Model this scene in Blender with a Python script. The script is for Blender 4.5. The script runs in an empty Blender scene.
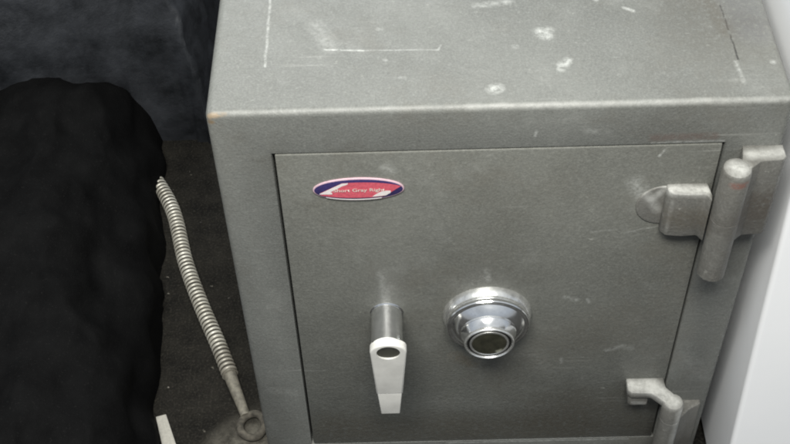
import bpy, bmesh, math, random
from mathutils import Vector, Matrix, noise
random.seed(7)
S = bpy.context.scene
COL = S.collection
R = math.radians

# ------------------------------------------------------------------ camera
cd = bpy.data.cameras.new('camera'); cam = bpy.data.objects.new('camera', cd); COL.objects.link(cam)
cd.sensor_fit = 'HORIZONTAL'; cd.angle = 2*math.atan(395/1250.75)
cd.clip_start = .01; cd.clip_end = 100
RM = ((0.99964, -0.0129, -0.0232), (-0.0250, -0.7509, -0.6599), (-0.0089, 0.6602, -0.7510))
right = Vector(RM[0]).normalized(); back = -Vector(RM[2]).normalized()
up = back.cross(right).normalized(); right = up.cross(back)
M = Matrix((right, up, back)).transposed().to_4x4()
M.translation = (0.18861, -0.86035, 0.81707)
cam.matrix_world = M
S.camera = cam

# ------------------------------------------------------------------ light
W = bpy.data.worlds.new('World'); S.world = W; W.use_nodes = True
nt = W.node_tree; nt.nodes.clear()
wo = nt.nodes.new('ShaderNodeOutputWorld'); bg = nt.nodes.new('ShaderNodeBackground')
tc = nt.nodes.new('ShaderNodeTexCoord'); sp = nt.nodes.new('ShaderNodeSeparateXYZ')
rp = nt.nodes.new('ShaderNodeValToRGB'); mr = nt.nodes.new('ShaderNodeMapRange')
nt.links.new(tc.outputs['Generated'], sp.inputs[0]); nt.links.new(sp.outputs['Z'], mr.inputs['Value'])
mr.inputs['From Min'].default_value = -1; mr.inputs['From Max'].default_value = 1
e = rp.color_ramp.elements
e[0].position = .0; e[0].color = (.16, .155, .14, 1)
e[1].position = 1.; e[1].color = (.80, .84, .88, 1)
n = e.new(.42); n.color = (.26, .25, .22, 1)
n = e.new(.62); n.color = (.47, .53, .62, 1)
nt.links.new(mr.outputs[0], rp.inputs[0]); nt.links.new(rp.outputs[0], bg.inputs['Color'])
bg.inputs['Strength'].default_value = .68
nt.links.new(bg.outputs[0], wo.inputs[0])

def area(name, loc, target, sx, sy, power, col):
    l = bpy.data.lights.new(name, 'AREA'); l.shape = 'RECTANGLE'; l.size = sx; l.size_y = sy
    l.energy = power; l.color = col
    o = bpy.data.objects.new(name, l); COL.objects.link(o); o.location = loc
    d = Vector(target)-Vector(loc); o.rotation_euler = d.to_track_quat('-Z', 'Y').to_euler()
    return o
area('ceiling_lamp', (-.45, 2.0, 1.9), (.05, .1, -.1), 1.1, .5, 29, (.97, 1, .98))
area('ceiling_lamp', (.08, -.82, 1.50), (.2, 0, -.2), 1.0, .4, 56, (1, .985, .93))

S.view_settings.view_transform = 'Standard'; S.view_settings.look = 'None'
S.view_settings.exposure = 0; S.view_settings.gamma = 1
S.render.engine = 'CYCLES'
S.cycles.pixel_filter_type = 'BLACKMAN_HARRIS'; S.cycles.filter_width = 2.0

# ------------------------------------------------------------------ materials
class Mat:
    def __init__(s, name):
        s.m = bpy.data.materials.new(name); s.m.use_nodes = True
        s.t = s.m.node_tree; s.b = s.t.nodes['Principled BSDF']
        s._tc = None
    def n(s, kind, **kw):
        x = s.t.nodes.new(kind)
        for k, v in kw.items(): setattr(x, k, v)
        return x
    def l(s, a, b): s.t.links.new(a, b)
    def set(s, **kw):
        for k, v in kw.items(): s.b.inputs[k.replace('_', ' ')].default_value = v
        return s
    def obj(s):
        if not s._tc: s._tc = s.n('ShaderNodeTexCoord')
        return s._tc.outputs['Object']
    def wob(s):
        if not getattr(s, '_wob', None):
            x = s.n('ShaderNodeTexNoise'); x.inputs['Scale'].default_value = 55; x.inputs['Detail'].default_value = 4
            s.l(s.obj(), x.inputs['Vector'])
            a = s.n('ShaderNodeVectorMath', operation='SUBTRACT'); s.l(x.outputs['Color'], a.inputs[0]); a.inputs[1].default_value = (.5, .5, .5)
            m = s.n('ShaderNodeVectorMath', operation='MULTIPLY_ADD'); s.l(a.outputs[0], m.inputs[0]); m.inputs[1].default_value = (.0035, .0035, .0035); s.l(s.obj(), m.inputs[2])
            s._wob = m.outputs[0]
        return s._wob
    def noise(s, scale, detail=4, rough=.55, vec=None, dist=0):
        x = s.n('ShaderNodeTexNoise'); x.inputs['Scale'].default_value = scale
        x.inputs['Detail'].default_value = detail; x.inputs['Roughness'].default_value = rough
        x.inputs['Distortion'].default_value = dist
        s.l(vec or s.obj(), x.inputs['Vector']); return x.outputs['Fac']
    def ramp(s, fac, pts):
        x = s.n('ShaderNodeValToRGB'); el = x.color_ramp.elements
        el[0].position, el[0].color = pts[0][0], (*pts[0][1], 1)
        el[1].position, el[1].color = pts[-1][0], (*pts[-1][1], 1)
        for p, c in pts[1:-1]:
            k = el.new(p); k.color = (*c, 1)
        s.l(fac, x.inputs[0]); return x.outputs[0]
    def val(s, fac, a, b, c=0., d=1.):
        x = s.n('ShaderNodeMapRange'); s.l(fac, x.inputs[0])
        for i, v in enumerate((a, b, c, d)): x.inputs[1+i].default_value = v
        return x.outputs[0]
    def math(s, op, a, b=None, c=None):
        x = s.n('ShaderNodeMath', operation=op)
        for i, v in enumerate((a, b, c)):
            if v is None: continue
            if isinstance(v, (int, float)): x.inputs[i].default_value = v
            else: s.l(v, x.inputs[i])
        return x.outputs[0]
    def mix(s, fac, a, b, mode='MIX'):
        x = s.n('ShaderNodeMix', data_type='RGBA', blend_type=mode)
        if isinstance(fac, (int, float)): x.inputs[0].default_value = fac
        else: s.l(fac, x.inputs[0])
        for i, v in ((6, a), (7, b)):
            if isinstance(v, tuple): x.inputs[i].default_value = (*v, 1)
            else: s.l(v, x.inputs[i])
        return x.outputs[2]
    def bump(s, h, strength, dist=.001):
        x = s.n('ShaderNodeBump'); x.inputs['Strength'].default_value = strength
        x.inputs['Distance'].default_value = dist; s.l(h, x.inputs['Height'])
        prev = s.b.inputs['Normal'].links
        if prev: s.l(prev[0].from_socket, x.inputs['Normal'])
        s.l(x.outputs[0], s.b.inputs['Normal'])
    def seg(s, a, b, w, soft=.5):
        """1 on the straight stroke from a to b (object space), falling to 0 over its width w"""
        a = Vector(a); b = Vector(b); d = b-a; L2 = max(d.length_squared, 1e-9)
        v1 = s.n('ShaderNodeVectorMath', operation='SUBTRACT'); s.l(s.wob() if w < .012 else s.obj(), v1.inputs[0]); v1.inputs[1].default_value = a
        dt = s.n('ShaderNodeVectorMath', operation='DOT_PRODUCT'); s.l(v1.outputs[0], dt.inputs[0]); dt.inputs[1].default_value = d/L2
        t = s.n('ShaderNodeClamp'); s.l(dt.outputs['Value'], t.inputs[0])
        sc = s.n('ShaderNodeVectorMath', operation='SCALE'); sc.inputs[0].default_value = d; s.l(t.outputs[0], sc.inputs['Scale'])
        ds = s.n('ShaderNodeVectorMath', operation='DISTANCE'); s.l(v1.outputs[0], ds.inputs[0]); s.l(sc.outputs[0], ds.inputs[1])
        return s.val(ds.outputs['Value'], w*(1-soft), w, 1, 0)

def scuffed_paint(name, base, scuffs_glints, chips_and_shade=(), worn_and_lit=()):
    """hammered grey enamel with wear and painted highlights and shade; scuffs = (a, b, width, strength, soft)"""
    k = Mat(name)
    big = k.noise(5, 5, .6); mid = k.noise(38, 5, .65); fine = k.noise(420, 3, .6)
    g = Vector(base)
    c = k.ramp(big, [(.28, tuple(g*.70)), (.7, tuple(g*1.10))])
    c = k.mix(k.val(mid, .35, .75, 0, .30), c, tuple(g*.72))
    c = k.mix(k.val(fine, .42, .68, 0, .30), c, tuple(g*1.6))
    grain = k.noise(190, 4, .75); c = k.mix(k.val(grain, .45, .30, 0, .42), c, tuple(g*.55)); c = k.mix(k.val(grain, .56, .70, 0, .32), c, tuple(g*1.8))
    # hairline scratches running across
    mp = k.n('ShaderNodeMapping'); mp.inputs['Scale'].default_value = (7, 150, 150); mp.inputs['Rotation'].default_value = (.05, .12, .08); k.l(k.obj(), mp.inputs[0])
    hair = k.val(k.noise(1.0, 2, .5, mp.outputs[0]), .66, .76, 0, .30)
    c = k.mix(k.math('MULTIPLY', hair, k.val(k.noise(11, 3, .6), .46, .66)), c, (.42, .42, .39))
    # pale rubbed clouds and dark grime
    c = k.mix(k.math('MULTIPLY', k.val(k.noise(16, 7, .75), .54, .74, 0, .30), k.val(k.noise(150, 3, .7), .3, .6, .3, 1)), c, (.36, .365, .34))
    c = k.mix(k.math('MULTIPLY', k.val(k.noise(3.1, 6, .7), .50, .68, 0, .38), k.val(k.noise(120, 3, .7), .3, .6, .4, 1)), c, (.088, .080, .062))
    # rubbed specks
    spk = k.val(k.noise(95, 2, .5), .70, .78, 0, .55)
    c = k.mix(k.math('MULTIPLY', spk, k.val(k.noise(9, 3), .5, .68, 0, 1)), c, (.46, .46, .42))
    # brown grime
    c = k.mix(k.val(k.noise(7.3, 6, .7), .52, .75, 0, .35), c, (.13, .112, .085))
    brk = k.val(k.noise(170, 4, .75), .34, .66, 0, 1)
    for (a, b, w, st, soft) in scuffs_glints:
        m = k.math('MULTIPLY', k.seg(a, b, w*1.3+.0004, max(soft, .85)), brk)
        c = k.mix(k.math('MULTIPLY', m, st*.86), c, (.60, .61, .58))
    for (a, b, w, st) in worn_and_lit:        # painted edge highlights, paler tops and rubbed spots
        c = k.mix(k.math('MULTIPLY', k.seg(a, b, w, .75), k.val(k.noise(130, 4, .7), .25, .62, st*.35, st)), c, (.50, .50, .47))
    for (a, b, w, st, col) in chips_and_shade:
        m = k.math('MULTIPLY', k.seg(a, b, w, .7), k.val(k.noise(160, 4, .7), .34, .5, 0, 1))
        c = k.mix(k.math('MULTIPLY', m, st), c, col)
    k.l(c, k.b.inputs['Base Color'])
    k.l(k.val(mid, .3, .7, .40, .56), k.b.inputs['Roughness'])
    k.set(Specular_IOR_Level=.45)
    k.bump(fine, .30, .0008); k.bump(grain, .35, .0014); k.bump(mid, .14, .002)
    return k.m

def chrome(name, col=(.93, .935, .93), rough=.11):
    k = Mat(name); nz = k.noise(60, 4, .6); sp_ = k.noise(230, 3, .7)
    k.set(Metallic=.95)
    c = k.ramp(nz, [(.3, tuple(Vector(col)*.80)), (.6, col)])
    k.l(k.mix(k.val(sp_, .66, .76, 0, .45), c, (.30, .28, .23)), k.b.inputs['Base Color'])
    k.l(k.val(nz, .3, .75, rough*.6, rough*2.2), k.b.inputs['Roughness'])
    k.bump(k.noise(34, 3), .16, .002)
    return k.m

def plain(name, col, rough=.5, var=.15, metallic=0., scale=80, bump=.1):
    k = Mat(name); nz = k.noise(scale, 4, .6)
    k.l(k.ramp(nz, [(.3, tuple(Vector(col)*(1-var))), (.7, tuple(Vector(col)*(1+var)))]), k.b.inputs['Base Color'])
    k.set(Roughness=rough, Metallic=metallic); k.bump(nz, bump, .0006)
    return k.m

# ------------------------------------------------------------------ mesh helpers
def link(name, bm, mats, parent=None, smooth=True, angle=35, loc=(0, 0, 0)):
    me = bpy.data.meshes.new(name); bm.normal_update(); bm.to_mesh(me); bm.free()
    for m in (mats if isinstance(mats, (list, tuple)) else [mats]): me.materials.append(m)
    o = bpy.data.objects.new(name, me); COL.objects.link(o); o.location = loc
    if smooth:
        for p in me.polygons: p.use_smooth = True
        me.set_sharp_from_angle(angle=R(angle))
    if parent: o.parent = parent
    return o
def tag(o, label=None, cat=None, group=None, kind=None):
    for k, v in (('label', label), ('category', cat), ('group', group), ('kind', kind)):
        if v: o[k] = v
    return o
def empty(name, loc=(0, 0, 0)):
    o = bpy.data.objects.new(name, None); COL.objects.link(o); o.location = loc; o.empty_display_size = .05; return o
def box(bm, x0, x1, y0, y1, z0, z1, bev=0., seg=3):
    t = bmesh.new()
    v = [t.verts.new(p) for p in ((x0,y0,z0),(x1,y0,z0),(x1,y1,z0),(x0,y1,z0),(x0,y0,z1),(x1,y0,z1),(x1,y1,z1),(x0,y1,z1))]
    for f in ((3,2,1,0),(4,5,6,7),(0,1,5,4),(1,2,6,5),(2,3,7,6),(3,0,4,7)): t.faces.new([v[i] for i in f])
    if bev: bmesh.ops.bevel(t, geom=t.edges[:], offset=bev, segments=seg, affect='EDGES', profile=.5)
    merge(bm, t)
def merge(bm, t):
    me = bpy.data.meshes.new('tmp'); t.to_mesh(me); t.free(); bm.from_mesh(me); bpy.data.meshes.remove(me)
def lathe(bm, c, prof, n=72, axis='-Y', mat=0):
    """prof = [(distance along the axis, radius)]; axis -Y goes out of the safe's front, Z goes up"""
    rings = []
    for d, r in prof:
        ring = []
        for i in range(n):
            a = 2*math.pi*i/n
            p = (c[0]+r*math.cos(a), c[1]-d, c[2]+r*math.sin(a)) if axis == '-Y' else (c[0]+r*math.cos(a), c[1]+r*math.sin(a), c[2]+d)
            ring.append(bm.verts.new(p))
        rings.append(ring)
    for q, s in zip(rings, rings[1:]):
        for i in range(n):
            f = bm.faces.new((q[i], q[(i+1)%n], s[(i+1)%n], s[i])); f.material_index = mat
    for k in (0, -1):
        if prof[k][1] > 1e-5:
            f = bm.faces.new(rings[k]); f.material_index = mat
    bmesh.ops.recalc_face_normals(bm, faces=bm.faces[:])
def prism_y(bm, pts, y0, y1, bev=0., seg=3):
    """pts in (x, z); solid from y0 (front, smaller) to y1"""
    t = bmesh.new()
    a = [t.verts.new((x, y0, z)) for x, z in pts]; b = [t.verts.new((x, y1, z)) for x, z in pts]
    fa = t.faces.new(a); fb = t.faces.new(b[::-1]); n = len(pts)
    for i in range(n): t.faces.new((a[i], b[i], b[(i+1)%n], a[(i+1)%n]))
    bmesh.ops.recalc_face_normals(t, faces=t.faces[:])
    if bev:
        bmesh.ops.bevel(t, geom=[e for e in t.edges if e in fa.edges[:] or e in fb.edges[:]], offset=bev, segments=seg, affect='EDGES', profile=.5)
    merge(bm, t)
def prism_z(bm, pts, z0, z1, bev=0., seg=3):
    t = bmesh.new()
    a = [t.verts.new((x, y, z1)) for x, y in pts]; b = [t.verts.new((x, y, z0)) for x, y in pts]
    fa = t.faces.new(a); fb = t.faces.new(b[::-1]); n = len(pts)
    for i in range(n): t.faces.new((a[i], b[i], b[(i+1)%n], a[(i+1)%n]))
    bmesh.ops.recalc_face_normals(t, faces=t.faces[:])
    if bev:
        bmesh.ops.bevel(t, geom=t.edges[:], offset=bev, segments=seg, affect='EDGES', profile=.5)
    merge(bm, t)
def tube(bm, pts, rad, n=20, rib=0., pitch=.004, step=.0008, taper=None, groove=None):
    """tube along a smooth path; rib = height of its ring-shaped corrugations"""
    P = [Vector(p) for p in pts]
    dense = []
    for i in range(len(P)-1):
        p0, p1, p2, p3 = P[max(i-1, 0)], P[i], P[i+1], P[min(i+2, len(P)-1)]
        m = max(2, int((p2-p1).length/step))
        for k in range(m):
            t = k/m
            dense.append(.5*((2*p1)+(p2-p0)*t+(2*p0-5*p1+4*p2-p3)*t*t+(3*p1-p0-3*p2+p3)*t**3))
    dense.append(P[-1]); s = 0; prev = None; N = len(dense)
    for i, p in enumerate(dense):
        d = (dense[min(i+1, N-1)]-dense[max(i-1, 0)]).normalized()
        u = d.cross(Vector((0, 0, 1))).normalized() if abs(d.z) < .98 else Vector((1, 0, 0)); w = u.cross(d)
        if i: s += (p-dense[i-1]).length
        r = rad*(taper(i/(N-1)) if taper else 1)
        r += rib*(abs(math.sin(math.pi*s/pitch))-.6)
        ring = [bm.verts.new(p+r*(u*math.cos(2*math.pi*k/n)+w*math.sin(2*math.pi*k/n))) for k in range(n)]
        if prev:
            for k in range(n):
                f = bm.faces.new((prev[k], prev[(k+1)%n], ring[(k+1)%n], ring[k]))
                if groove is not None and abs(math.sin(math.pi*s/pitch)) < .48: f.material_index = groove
        else: bm.faces.new(ring[::-1])
        prev = ring
    bm.faces.new(prev)
    bmesh.ops.recalc_face_normals(bm, faces=bm.faces[:])

FZ = -.66          # floor height (the safe's top is z = 0, its front y = 0)

# ------------------------------------------------------------------ floor
k = Mat('dirty_black_carpet')
f1 = k.noise(26, 6, .7); f2 = k.noise(300, 4, .7); f3 = k.noise(4, 4, .6)
c = k.ramp(f1, [(.3, (.007, .0068, .006)), (.7, (.024, .022, .018))])
c = k.mix(k.val(f2, .5, .75, 0, .5), c, (.085, .078, .064))
c = k.mix(k.val(k.noise(70, 3, .5), .72, .77, 0, .7), c, (.28, .26, .22))
# spilt dust by the end of the hose
dust = k.math('MULTIPLY', k.seg((-.05, .03, FZ), (.0, .062, FZ), .055, .9), k.val(k.noise(60, 5, .7), .33, .6, .25, 1))
c = k.mix(k.math('MULTIPLY', dust, .75), c, (.22, .205, .17))
k.l(c, k.b.inputs['Base Color']); k.set(Roughness=.95, Specular_IOR_Level=.15)
k.bump(f2, .8, .004); k.bump(f1, .6, .01)
bm = bmesh.new()
v = [bm.verts.new(p) for p in ((-6, -6, FZ), (6, -6, FZ), (6, 6, FZ), (-6, 6, FZ))]; bm.faces.new(v)
tag(link('floor', bm, k.m, smooth=False), kind='structure')

# ------------------------------------------------------------------ safe
safe = empty('safe', (0, 0, FZ))
tag(safe, 'scuffed dark grey steel safe with chrome dial, lever handle and oval badge', 'safe')
SAFE_OFF = (0, 0, -FZ)
WID, DEP = .56, .52
DX0, DX1, DZ1, DZ0 = .0585, .5025, -.0565, -.597

top_scuffs = [
    ((.0537, .19, 0), (.0541, .0655, 0), .0013, .62, .5),
    ((.112, .088, 0), (.151, .0855, 0), .0011, .9, .5),
    ((.151, .0855, 0), (.224, .083, 0), .0009, .45, .5),
    ((.224, .083, 0), (.227, .090, 0), .0010, .7, .5),
    ((.102, .125, 0), (.118, .092, 0), .010, .28, .95),
    ((.327, .106, 0), (.333, .100, 0), .0065, .95, .7),
    ((.336, .110, 0), (.337, .108, 0), .0045, .8, .8),
    ((.344, .056, 0), (.351, .062, 0), .0048, .85, .7),
    ((.342, .050, 0), (.343, .050, 0), .0036, .8, .7),
    ((.275, .0235, 0), (.279, .0255, 0), .0065, .95, .7),
    ((.265, .150, 0), (.300, .155, 0), .0045, .5, .9),
    ((.385, .158, 0), (.389, .153, 0), .0022, .7, .6),
    ((.416, .140, 0), (.424, .135, 0), .0022, .8, .6),
    ((.30, .085, 0), (.302, .084, 0), .0028, .5, .7),
    ((.171, .071, 0), (.173, .070, 0), .0022, .45, .7),
    ((.165, .118, 0), (.168, .118, 0), .0025, .4, .7),
    ((.186, .044, 0), (.190, .043, 0), .0020, .4, .7),
    ((.5125, .055, 0), (.5145, .026, 0), .0022, .45, .8),
    ((.548, .053, 0), (.549, .052, 0), .0028, .6, .7),
    
]
frame_scuffs_glints = [
    ((.316, 0, -.040), (.317, 0, -.034), .0016, .6, .6), ((.365, 0, -.035), (.372, 0, -.036), .0035, .25, .8),
    ((.02, 0, -.47), (.045, 0, -.475), .008, .16, .9),
    ((.43, 0, -.054), (.50, 0, -.0535), .0013, .5, .7),
    ((.513, 0, -.263), (.514, 0, -.265), .0025, .8, .6), ((.52, 0, -.42), (.54, 0, -.46), .012, .15, .9),
    ((.235, 0, -.601), (.47, 0, -.601), .0016, .55, .8),  # highlight along the sill edge, painted as a pale line
]
brown = (.20, .135, .07)
body_mat = scuffed_paint('worn_grey_enamel', (.180, .184, .170), top_scuffs+frame_scuffs_glints,
    chips_and_shade=[((.001, .001, -.005), (.019, .0, -.001), .0042, .85, (.33, .25, .165)), ((.002, 0, -.012), (.006, 0, -.010), .004, .7, brown),
           ((.5133, .14, 0), (.5157, .058, 0), .0014, .9, (.03, .03, .03)),
           ((.50, .16, 0), (.512, .10, 0), .012, .35, (.10, .085, .065)),
           ((.43, 0, -.047), (.49, 0, -.047), .007, .35, (.14, .08, .065)),
           ((.46, .30, 0), (.505, .11, 0), .075, .38, (.085, .078, .064)), ((.53, .2, 0), (.54, .10, 0), .03, .25, (.10, .10, .12))],  # shading over the right of the top, painted as dark patches
    worn_and_lit=[((.01, .0015, -.001), (.56, .0015, -.001), .0042, .30), ((.25, .001, -.001), (.54, .001, -.001), .0055, .28)])  # highlight of the front top bevel, painted as pale lines
door_scuffs_glints = [
    ((.170, 0, -.079), (.174, 0, -.084), .0065, .35, .9),
    ((.440, 0, -.072), (.444, 0, -.064), .0014, .8, .6),
    ((.421, 0, -.110), (.431, 0, -.130), .0100, .50, .9), ((.432, 0, -.150), (.436, 0, -.152), .0020, .8, .6),
    ((.436, 0, -.125), (.444, 0, -.150), .0040, .45, .9),
    ((.365, 0, -.296), (.378, 0, -.302), .0035, .45, .8), ((.390, 0, -.300), (.392, 0, -.306), .002, .5, .8),
    ((.275, 0, -.245), (.278, 0, -.262), .0035, .30, .9),
    ((.422, 0, -.400), (.440, 0, -.392), .0035, .50, .8), ((.444, 0, -.396), (.452, 0, -.397), .0045, .3, .9),
    ((.370, 0, -.415), (.371, 0, -.425), .0022, .4, .8),
    ((.160, 0, -.245), (.163, 0, -.295), .0055, .35, .95),  # faint pale streak above the handle
    ((.383, 0, -.185), (.41, 0, -.182), .0015, .25, .8), ((.415, 0, -.188), (.46, 0, -.176), .0012, .3, .8),
    ((.33, 0, -.40), (.35, 0, -.43), .016, .12, .95), ((.22, 0, -.50), (.36, 0, -.52), .02, .12, .95),
    ((.06, 0, -.594), (.50, 0, -.594), .002, .35, .9),  # light caught by the door's lower edge, painted in
]
door_mat = scuffed_paint('worn_grey_door_enamel', (.168, .170, .152), door_scuffs_glints,
    chips_and_shade=[((.245, 0, -.405), (.262, 0, -.42), .014, .30, (.16, .12, .07)), ((.09, 0, -.56), (.40, 0, -.575), .05, .42, (.105, .09, .065)), ((.36, 0, -.52), (.46, 0, -.55), .07, .35, (.10, .088, .066)), ((.30, 0, -.42), (.42, 0, -.36), .06, .18, (.125, .105, .075))])  # lower door browner: grime, with warm floor bounce painted in
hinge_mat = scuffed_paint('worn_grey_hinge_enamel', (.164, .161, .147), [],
    chips_and_shade=[((.497, -.046, -.073), (.522, -.042, -.073), .006, .6, (.20, .08, .06)), ((.455, -.02, -.15), (.49, -.02, -.15), .022, .5, (.10, .085, .062)), ((.53, -.02, -.13), (.55, -.02, -.13), .04, .55, (.09, .072, .055))],  # includes darker brown lug fronts
    worn_and_lit=[((.525, -.012, -.061), (.556, -.010, -.061), .010, .75), ((.509, -.029, -.060), (.511, -.031, -.060), .015, 1.0), ((.456, -.008, -.113), (.493, -.010, -.113), .0095, 1.0),  # lug and barrel tops paler than their sides
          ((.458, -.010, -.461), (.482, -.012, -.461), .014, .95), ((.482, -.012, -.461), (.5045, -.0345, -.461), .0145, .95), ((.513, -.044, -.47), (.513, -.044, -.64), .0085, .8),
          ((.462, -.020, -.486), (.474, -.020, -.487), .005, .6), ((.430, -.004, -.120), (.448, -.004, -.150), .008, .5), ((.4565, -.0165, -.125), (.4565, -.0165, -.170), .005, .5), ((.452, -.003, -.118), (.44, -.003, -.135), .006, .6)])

# body: rounded shell with a door opening in its front
bm = bmesh.new()
box(bm, 0, WID, 0, DEP, FZ+.004, 0, .0075, 4)
ff = [f for f in bm.faces if f.normal.y < -.99 and f.calc_area() > .1][0]
corner = lambda sx, sz: max(ff.verts, key=lambda q: sx*q.co.x+sz*q.co.z)
bl, br, tl, tr = corner(-1, -1), corner(1, -1), corner(-1, 1), corner(1, 1)
bm.faces.remove(ff)
in0 = [bm.verts.new(p) for p in ((DX0, 0, DZ0), (DX1, 0, DZ0), (DX1, 0, DZ1), (DX0, 0, DZ1))]
inb = [bm.verts.new((q.co.x, .045, q.co.z)) for q in in0]
out = [bl, br, tr, tl]
for i in range(4):
    j = (i+1) % 4
    bm.faces.new((out[i], out[j], in0[j], in0[i])); bm.faces.new((in0[i], in0[j], inb[j], inb[i]))
bm.faces.new(inb)
lip = [e for e in bm.edges if e.verts[0] in in0 and e.verts[1] in in0]
bmesh.ops.recalc_face_normals(bm, faces=bm.faces[:])
bmesh.ops.bevel(bm, geom=lip, offset=.0016, segments=2, affect='EDGES', profile=.5)
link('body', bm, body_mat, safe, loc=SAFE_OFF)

# door slab, flush in its opening
bm = bmesh.new()
box(bm, DX0+.0028, DX1-.0026, -.0006, .040, DZ0+.0022, DZ1-.0014, .0014, 2)
link('door', bm, door_mat, safe, loc=SAFE_OFF)

# hinges
def hinge_upper():
    b = bmesh.new()
    bx, by, r = .5097, -.029, .0145
    lathe(b, (bx, by, -.224), [(0, r-.004), (.004, r), (.0905, r), (.0907, r-.0022), (.0913, r-.0022), (.0915, r), (.159, r), (.1618, r-.0012), (.1636, r-.0045), (.1642, 0)], 40, 'Z')
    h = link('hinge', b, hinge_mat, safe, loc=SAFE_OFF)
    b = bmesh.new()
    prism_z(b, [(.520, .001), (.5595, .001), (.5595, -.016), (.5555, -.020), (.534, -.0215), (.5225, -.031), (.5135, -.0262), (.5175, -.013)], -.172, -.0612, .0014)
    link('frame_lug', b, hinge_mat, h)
    b = bmesh.new()
    prism_z(b, [(.4528, .001), (.4528, -.0085), (.458, -.0145), (.474, -.0165), (.490, -.0155), (.4945, -.024), (.4965, -.018), (.4945, .001)], -.178, -.1131, .0022)
    prism_y(b, [(.458, -.1150)]+[(.452+.027*math.cos(a), -.1440+.0285*math.sin(a)) for a in [math.pi*(.5+i/16) for i in range(17)]]+[(.458, -.1730)], -.0022, .001, .0019, 5)
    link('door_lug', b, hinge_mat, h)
def hinge_lower():
    b = bmesh.new()
    bx, by, r = .5045, -.0345, .0125
    lathe(b, (bx, by, -.64), [(0, r-.002), (.002, r), (.1445, r), (.1447, r-.002), (.1453, r-.002), (.1455, r), (.1755, r), (.1778, r-.0015), (.179, r-.005), (.1792, 0)], 40, 'Z')
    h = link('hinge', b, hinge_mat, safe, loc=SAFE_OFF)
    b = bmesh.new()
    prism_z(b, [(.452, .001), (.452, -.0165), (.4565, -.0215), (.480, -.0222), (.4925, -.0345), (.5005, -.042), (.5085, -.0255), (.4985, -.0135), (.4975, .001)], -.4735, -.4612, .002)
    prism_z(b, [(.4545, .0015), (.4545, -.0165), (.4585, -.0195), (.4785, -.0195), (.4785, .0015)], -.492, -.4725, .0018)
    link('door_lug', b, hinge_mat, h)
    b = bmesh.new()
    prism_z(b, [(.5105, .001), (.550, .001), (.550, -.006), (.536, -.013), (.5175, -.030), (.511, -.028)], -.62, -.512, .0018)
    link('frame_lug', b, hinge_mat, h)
hinge_upper(); hinge_lower()

# dial
chr_ = chrome('worn_chrome')
satin = plain('satin_zinc', (.80, .80, .775), .27, .22, .85, 110, .35)
DC = (.2781, 0, -.3241)
b = bmesh.new()
lathe(b, DC, [(0, .0505), (.0020, .0505), (.0085, .0482), (.0102, .0468), (.0105, .0445), (.0105, .030)], 96)
dial = link('dial', b, satin, safe, loc=SAFE_OFF, angle=25)
b = bmesh.new()
lathe(b, DC, [(.0106, .0440), (.0125, .0440), (.0132, .0462), (.0150, .0470), (.0172, .0470), (.0186, .0462), (.0190, .0448), (.0182, .0430), (.0186, .0415), (.0215, .0390), (.0250, .0355), (.0270, .0325), (.0270, .020)], 96)
link('dial_flange', b, chr_, dial, angle=25)
b = bmesh.new()
lathe(b, DC, [(.0266, .0305), (.0285, .0312), (.0300, .0300), (.0380, .0272), (.0386, .0266), (.0388, .0100)], 96)
link('knob', b, chr_, dial, angle=25)
b = bmesh.new()
lathe(b, DC, [(.0384, .0262), (.0388, .0274), (.0402, .0282), (.0420, .0280), (.0430, .0271), (.0431, .0262), (.0420, .0252), (.0405, .0250), (.0405, .0100)], 96)
link('knob_rim', b, satin, dial, angle=40)
b = bmesh.new()
lathe(b, DC, [(.0407, .0249), (.0412, .0243), (.0412, .0100)], 96)
link('black_ring', b, plain('black_enamel', (.014, .014, .013), .35), dial)
b = bmesh.new()
lathe(b, DC, [(.0413, .0222), (.0424, .0218), (.0426, .0206), (.0420, .0196), (.0413, .0195)], 96)
link('inner_ring', b, satin, dial, angle=25)
kf = Mat('tarnished_knob_face'); nz = kf.noise(90, 5, .65)
kc = kf.ramp(nz, [(.35, (.028, .028, .020)), (.65, (.060, .058, .040))])
chip = kf.math('MULTIPLY', kf.seg((.289, -.042, -.3395), (.297, -.042, -.336), .0048, .8), kf.val(kf.noise(240, 3, .6), .36, .52))
kf.l(kf.mix(chip, kc, (.42, .43, .34)), kf.b.inputs['Base Color']); kf.set(Roughness=.45, Metallic=.2)
kf.bump(nz, .2, .0006)
b = bmesh.new()
lathe(b, DC, [(.0414, .0197), (.0421, .0190), (.0421, .0001)], 96)
link('knob_face', b, kf.m, dial)

# lever handle
HC = (.1640, 0, -.3165)
b = bmesh.new()
lathe(b, HC, [(0, .0190), (.0014, .0190), (.0022, .0182), (.0024, .0174), (.0480, .0178)], 64)
handle = link('handle', b, chr_, safe, loc=SAFE_OFF, angle=25)
b = bmesh.new()
n = 28; y0, y1 = -.0565, -.0470
cx, cz, rt = HC[0]+.0012, HC[2]-.0005, .0205
def lever_outline():
    pts = []
    for i in range(n+1):
        a = math.pi*(1.04)-math.pi*1.08*i/n
        pts.append((cx+rt*math.cos(a), cz+.0150*math.sin(a)))
    return pts
arc = lever_outline()
low = [(cx+.0146, cz-.081), (cx-.0156, cz-.081)]
def ly(z): return 0
hole = [(cx+.0132*math.cos(2*math.pi*i/36), cz-.0002+.0118*math.sin(2*math.pi*i/36)) for i in range(36)]
outl = arc+low; NO = len(outl)
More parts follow.
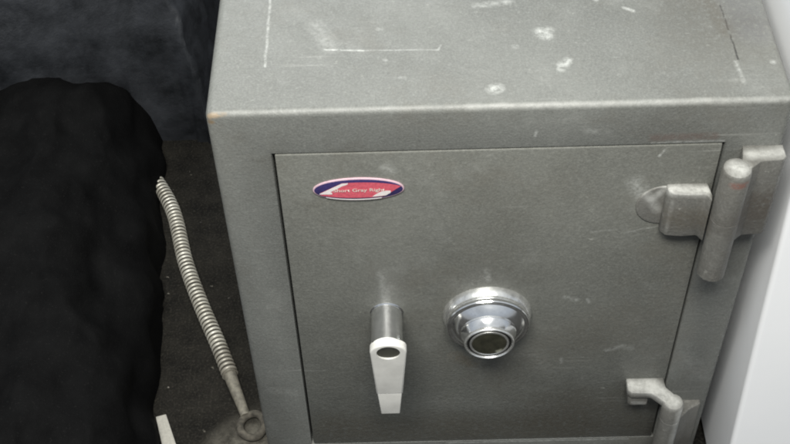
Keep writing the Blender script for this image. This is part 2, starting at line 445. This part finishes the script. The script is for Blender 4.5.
# front face with the round socket cut into it: bridge outline and hole
t = bmesh.new()
oF = [t.verts.new((x, y0+ly(z), z)) for x, z in outl]; oB = [t.verts.new((x, y1+ly(z), z)) for x, z in outl]
hF = [t.verts.new((x, y0, z)) for x, z in hole]; hB = [t.verts.new((x, y0+.007, z)) for x, z in hole]
eo = [t.edges.new((oF[i], oF[(i+1) % NO])) for i in range(NO)]
eh = [t.edges.new((hF[i], hF[(i+1) % 36])) for i in range(36)]
crease = None
bmesh.ops.triangle_fill(t, use_beauty=True, use_dissolve=False, edges=eo+eh)
for i in range(NO):
    j = (i+1) % NO; t.faces.new((oF[i], oB[i], oB[j], oF[j]))
for i in range(36):
    j = (i+1) % 36; t.faces.new((hF[i], hF[j], hB[j], hB[i]))
t.faces.new(oB[::-1])
bmesh.ops.recalc_face_normals(t, faces=t.faces[:])
bmesh.ops.bevel(t, geom=[e for e in t.edges if (e.verts[0] in oF and e.verts[1] in oF and abs(e.calc_face_angle(0)) > .5)], offset=.0021, segments=4, affect='EDGES', profile=.5)
merge(b, t)
prism_y(b, [(cx+.0140, cz-.0802), (cx+.0105, cz-.124), (cx-.0115, cz-.124), (cx-.0150, cz-.0802)], y0+.0005, y1+.0005, .0016)
lev_mat = plain('satin_nickel', (.86, .845, .79), .38, .09, .2, 45, .25)
link('lever', b, lev_mat, handle, angle=30)
b = bmesh.new()
lathe(b, (cx, 0, cz-.0006), [(.0492, .0131), (.0545, .0131), (.0548, .0126), (.0540, .0115), (.0535, .0001)], 40)
link('socket', b, plain('dark_socket', (.045, .044, .034), .5), handle)

# oval badge
BC = Vector((.1414, 0, -.1078)); BW, BH = .0462, .0162
def ell(u): return math.sqrt(max(0, 1-u*u))
def strip(bm, us, lo, hi, d):
    top = [bm.verts.new((BC.x+u*BW, -d, BC.z+hi(u)*BH)) for u in us]; bot = [bm.verts.new((BC.x+u*BW, -d, BC.z+lo(u)*BH)) for u in us]
    for i in range(len(us)-1):
        bm.faces.new((bot[i], bot[i+1], top[i+1], top[i]))
def rng(a, b_, n_=40): return [a+(b_-a)*i/n_ for i in range(n_+1)]
def oval(d0, d1, s, bev=.0006, n_=72):
    b = bmesh.new()
    prism_y(b, [(BC.x+(BW-s)*math.cos(2*math.pi*i/n_), BC.z+(BH-s)*math.sin(2*math.pi*i/n_)) for i in range(n_)], -d1, -d0, bev, 2)
    return b
badge = link('badge', oval(.0005, .0026, 0), plain('rosy_metal_rim', (.72, .50, .56), .3, .1, .2, 200), safe, loc=SAFE_OFF)
link('blue_ground', oval(.0024, .0029, .0015, .0002), plain('navy_enamel', (.045, .035, .12), .3, .2, 0, 400), badge)
red = plain('red_enamel', (.66, .12, .16), .3, .2, 0, 300); white = plain('white_enamel', (.84, .78, .76), .3, .06, 0, 300)
b = bmesh.new()
red_hi = lambda u: min(.68*ell(u), -.25+(u+.86)*1.75)
red_lo = lambda u: max(-.72*ell(u), -.72+(u-.52)*2.4)
strip(b, rng(-.84, .93, 60), lambda u: min(red_lo(u), red_hi(u)), red_hi, .0031)
link('red_field', b, red, badge, smooth=False)
b = bmesh.new()
strip(b, rng(-.70, -.22), lambda u: max(red_lo(u), red_hi(u)-.30*max(0, 1-((u+.55)/.34)**2)**.5 if abs(u+.55) < .34 else red_hi(u)), red_hi, .0034)
strip(b, rng(-.86, -.58), lambda u: max(-.72*ell(u), -.30-.10*(u+.86)), lambda u: min(red_hi(u), .02-.30*max(0, u+.70)/.2), .0035)
strip(b, rng(.30, .70), lambda u: max(red_lo(u), -.66*ell(u)), lambda u: max(max(red_lo(u), -.66*ell(u)), -.60+.50*math.sin(math.pi*.5*min(1, (u-.30)/.30))), .0034)
strip(b, rng(-.72, .50), lambda u: -.90*ell(u), lambda u: -.80*ell(u), .0034)
link('white_swoosh', b, white, badge, smooth=False)
cu = bpy.data.curves.new('lettering', 'FONT'); cu.body = 'Short Gray Right'; cu.size = .0088; cu.align_x = 'CENTER'; cu.align_y = 'CENTER'; cu.offset = .0001
to = bpy.data.objects.new('tmp_text', cu); COL.objects.link(to)
bpy.context.view_layer.update()
me = bpy.data.meshes.new_from_object(to.evaluated_get(bpy.context.evaluated_depsgraph_get()))
bpy.data.objects.remove(to); bpy.data.curves.remove(cu)
wd = max(v.co.x for v in me.vertices)-min(v.co.x for v in me.vertices)
for v in me.vertices: v.co = (BC.x+.0005+v.co.x*.052/wd, -.0038, BC.z+.0002+v.co.y*.72)
me.materials.append(plain('cream_print', (.84, .74, .66), .4))
lo = bpy.data.objects.new('lettering', me); COL.objects.link(lo); lo.parent = badge

# ------------------------------------------------------------------ white cabinet to the right of the safe
k = Mat('white_enamel_sheet'); nz = k.noise(6, 4, .6)
k.l(k.ramp(nz, [(.3, (.86, .87, .88)), (.7, (.89, .895, .90))]), k.b.inputs['Base Color']); k.set(Roughness=.38)
k.bump(k.noise(14, 3), .05, .004)
b = bmesh.new()
t = bmesh.new()
X0, X1 = .582, 1.25
prof = [(.012, .10), (.006, 0), (-.004, -.13), (-.028, -.33), (-.055, -.53), (-.070, FZ+.012), (.75, FZ+.012), (.75, .10)]
a = [t.verts.new((X0, y, z)) for y, z in prof]; c_ = [t.verts.new((X1, y, z)) for y, z in prof]
fa = t.faces.new(a); t.faces.new(c_[::-1])
for i in range(len(prof)): t.faces.new((a[i], c_[i], c_[(i+1) % len(prof)], a[(i+1) % len(prof)]))
bmesh.ops.recalc_face_normals(t, faces=t.faces[:])
bmesh.ops.bevel(t, geom=[e for e in fa.edges], offset=.006, segments=4, affect='EDGES', profile=.5)
merge(b, t)
cab = empty('white_cabinet', (.9, .3, FZ))
tag(cab, 'plain white appliance casing standing close against the right side of the safe', 'cabinet')
link('casing', b, k.m, cab, loc=(-.9, -.3, -FZ), angle=50)
b = bmesh.new(); box(b, X0+.03, X1-.03, .02, .70, FZ, FZ+.014)
link('plinth', b, plain('grey_plinth', (.1, .1, .1), .6), cab, smooth=False, loc=(-.9, -.3, -FZ))

# ------------------------------------------------------------------ black cloth heaped on the left, dark bag behind it
def dome(d, w, H):
    if d <= 0: return -.02
    q = min(d/w, 1); return H*math.sqrt(1-(1-q)**2)
def heap(name, x0, x1, y0, y1, NX, NY, hf, mat):
    b = bmesh.new(); grid = {}; vv = {}
    for i in range(NX+1):
        for j in range(NY+1):
            x = x1-(x1-x0)*(1-i/NX)**1.5; y = y0+(y1-y0)*j/NY; h_ = hf(x, y)
            s_ = .012*noise.noise(Vector((x*16, y*16, h_*20)))
            grid[i, j] = (x+s_, y+s_*.7, FZ+h_)
    def gv(key):
        if key not in vv: vv[key] = b.verts.new(grid[key])
        return vv[key]
    for i in range(NX):
        for j in range(NY):
            ks = ((i, j), (i+1, j), (i+1, j+1), (i, j+1))
            if max(grid[q][2] for q in ks) > FZ-.015: b.faces.new([gv(q) for q in ks])
    return link(name, b, mat, angle=180)
def cloth_h(x, y):
    w1 = noise.noise(Vector((x*5, y*5, 1)))*.016+noise.noise(Vector((x*14, y*14, 5)))*.006
    d = min((-.150-.105*y)-x+w1, x+1.02, y+.37, .66-y+w1)
    h_ = dome(d, .16, .20)
    if h_ > 0:
        fold = noise.ridged_multi_fractal(Vector((x*4.5+.6*y, y*2.2, .3)), 1.0, 2.1, 4, 1.0, 2.0)
        fine_ = noise.ridged_multi_fractal(Vector((x*13+2*y, y*7-x*3, 4.3)), 1.0, 2.1, 3, 1.0, 2.0)
        h_ += min(1, h_/.06)*((fold-1.2)*.026+(fine_-1.2)*.008+noise.noise(Vector((x*9, y*6, 2)))*.026)
    return h_
k = Mat('matt_black_cloth'); nz = k.noise(18, 5, .6); fn = k.noise(330, 3, .7)
c = k.ramp(nz, [(.3, (.0022, .0022, .0023)), (.7, (.0062, .0062, .0062))])
k.l(k.mix(k.val(fn, .60, .74, 0, .5), c, (.022, .021, .020)), k.b.inputs['Base Color'])
k.set(Specular_IOR_Level=.08, Roughness=.85); k.bump(fn, .5, .002)
tag(heap('black_cloth', -1.05, -.05, -.40, .72, 260, 220, cloth_h, k.m), 'big matt black cloth heaped on the floor along the left of the pale hose', 'cloth')
def bag_h(x, y):
    w2 = noise.noise(Vector((x*7, y*7, 9)))*.022
    d = min(-.122-x+w2, y-.59+w2+.03*math.sin(x*9), 1.30-y, x+1.02)
    h_ = dome(d, .13, .46)
    if h_ > 0:
        g_ = noise.ridged_multi_fractal(Vector((x*9+.5*y, y*2.0, 7.7)), 1.0, 2.1, 4, 1.0, 2.0)
        h_ += min(1, h_/.06)*((g_-1.2)*.050+noise.noise(Vector((x*11, y*6, 2)))*.03)
    return h_
k = Mat('blue_black_nylon'); nz = k.noise(16, 5, .65); fn = k.noise(300, 3, .6)
k.l(k.ramp(nz, [(.3, (.009, .010, .0115)), (.7, (.036, .039, .045))]), k.b.inputs['Base Color'])
k.l(k.val(nz, .3, .7, .38, .6), k.b.inputs['Roughness']); k.set(Specular_IOR_Level=.5); k.bump(fn, .3, .0015); k.bump(nz, .4, .008)
tag(heap('black_bag', -1.05, -.05, .50, 1.35, 240, 170, bag_h, k.m), 'creased blue-black nylon bag standing behind the safe at its rear left corner', 'bag')

# ------------------------------------------------------------------ ribbed metal hose on the floor
k = Mat('ribbed_hose_metal'); nz = k.noise(40, 4, .6)
c = k.ramp(nz, [(.3, (.42, .395, .33)), (.65, (.68, .66, .58))])
k.l(k.mix(k.seg((-.075, .18, FZ+.008), (-.035, .07, FZ+.008), .03, .9), c, (.26, .235, .19)), k.b.inputs['Base Color'])
k.set(Roughness=.42, Metallic=.3); k.bump(k.noise(300, 2), .3, .0008)
hose = empty('metal_hose', (-.1, .25, FZ))
tag(hose, 'pale ribbed metal hose lying on the dark floor beside the safe', 'hose')
OFF = (.1, -.25, -FZ)
b = bmesh.new()
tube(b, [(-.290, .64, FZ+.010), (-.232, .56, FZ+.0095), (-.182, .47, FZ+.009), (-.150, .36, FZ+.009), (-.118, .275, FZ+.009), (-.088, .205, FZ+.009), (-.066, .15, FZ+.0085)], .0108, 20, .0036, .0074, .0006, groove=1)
link('ribbed_tube', b, [k.m, plain('groove_shade', (.075, .068, .054), .8, .3, 0, 200)], hose, loc=OFF, angle=80)  # dark second material paints shade into the rib valleys
b = bmesh.new()
tube(b, [(-.069, .157, FZ+.009), (-.058, .128, FZ+.009), (-.046, .098, FZ+.008), (-.040, .082, FZ+.007)], .0095, 20, 0, .005, .003, taper=lambda t_: 1.05-.35*t_)
dust_m = plain('dusty_metal', (.080, .072, .057), .9, .6, 0, 110, 1.0)
link('end_sleeve', b, plain('dull_sleeve', (.20, .185, .15), .7, .4, .2, 130, .6), hose, loc=OFF)
b = bmesh.new()
ring = [(-.030+.0165*math.cos(a), .066+.019*math.sin(a), FZ+.007+.002*math.sin(a*2)) for a in [2*math.pi*i/26+2.0 for i in range(27)]]
tube(b, ring, .0052, 14, 0, .005, .002)
link('end_ring', b, dust_m, hose, loc=OFF)

# pale strap end sticking out from under the bag
b = bmesh.new()
prism_z(b, [(-.165, .085), (-.151, .089), (-.128, .030), (-.110, -.03), (-.128, -.035), (-.146, .022)], FZ+.001, FZ+.006, .0012)
tag(link('webbing_strap', b, plain('pale_webbing', (.40, .385, .34), .8, .12, 0, 300, .4)), 'short flat pale strap poking out from under the black bag', 'strap')
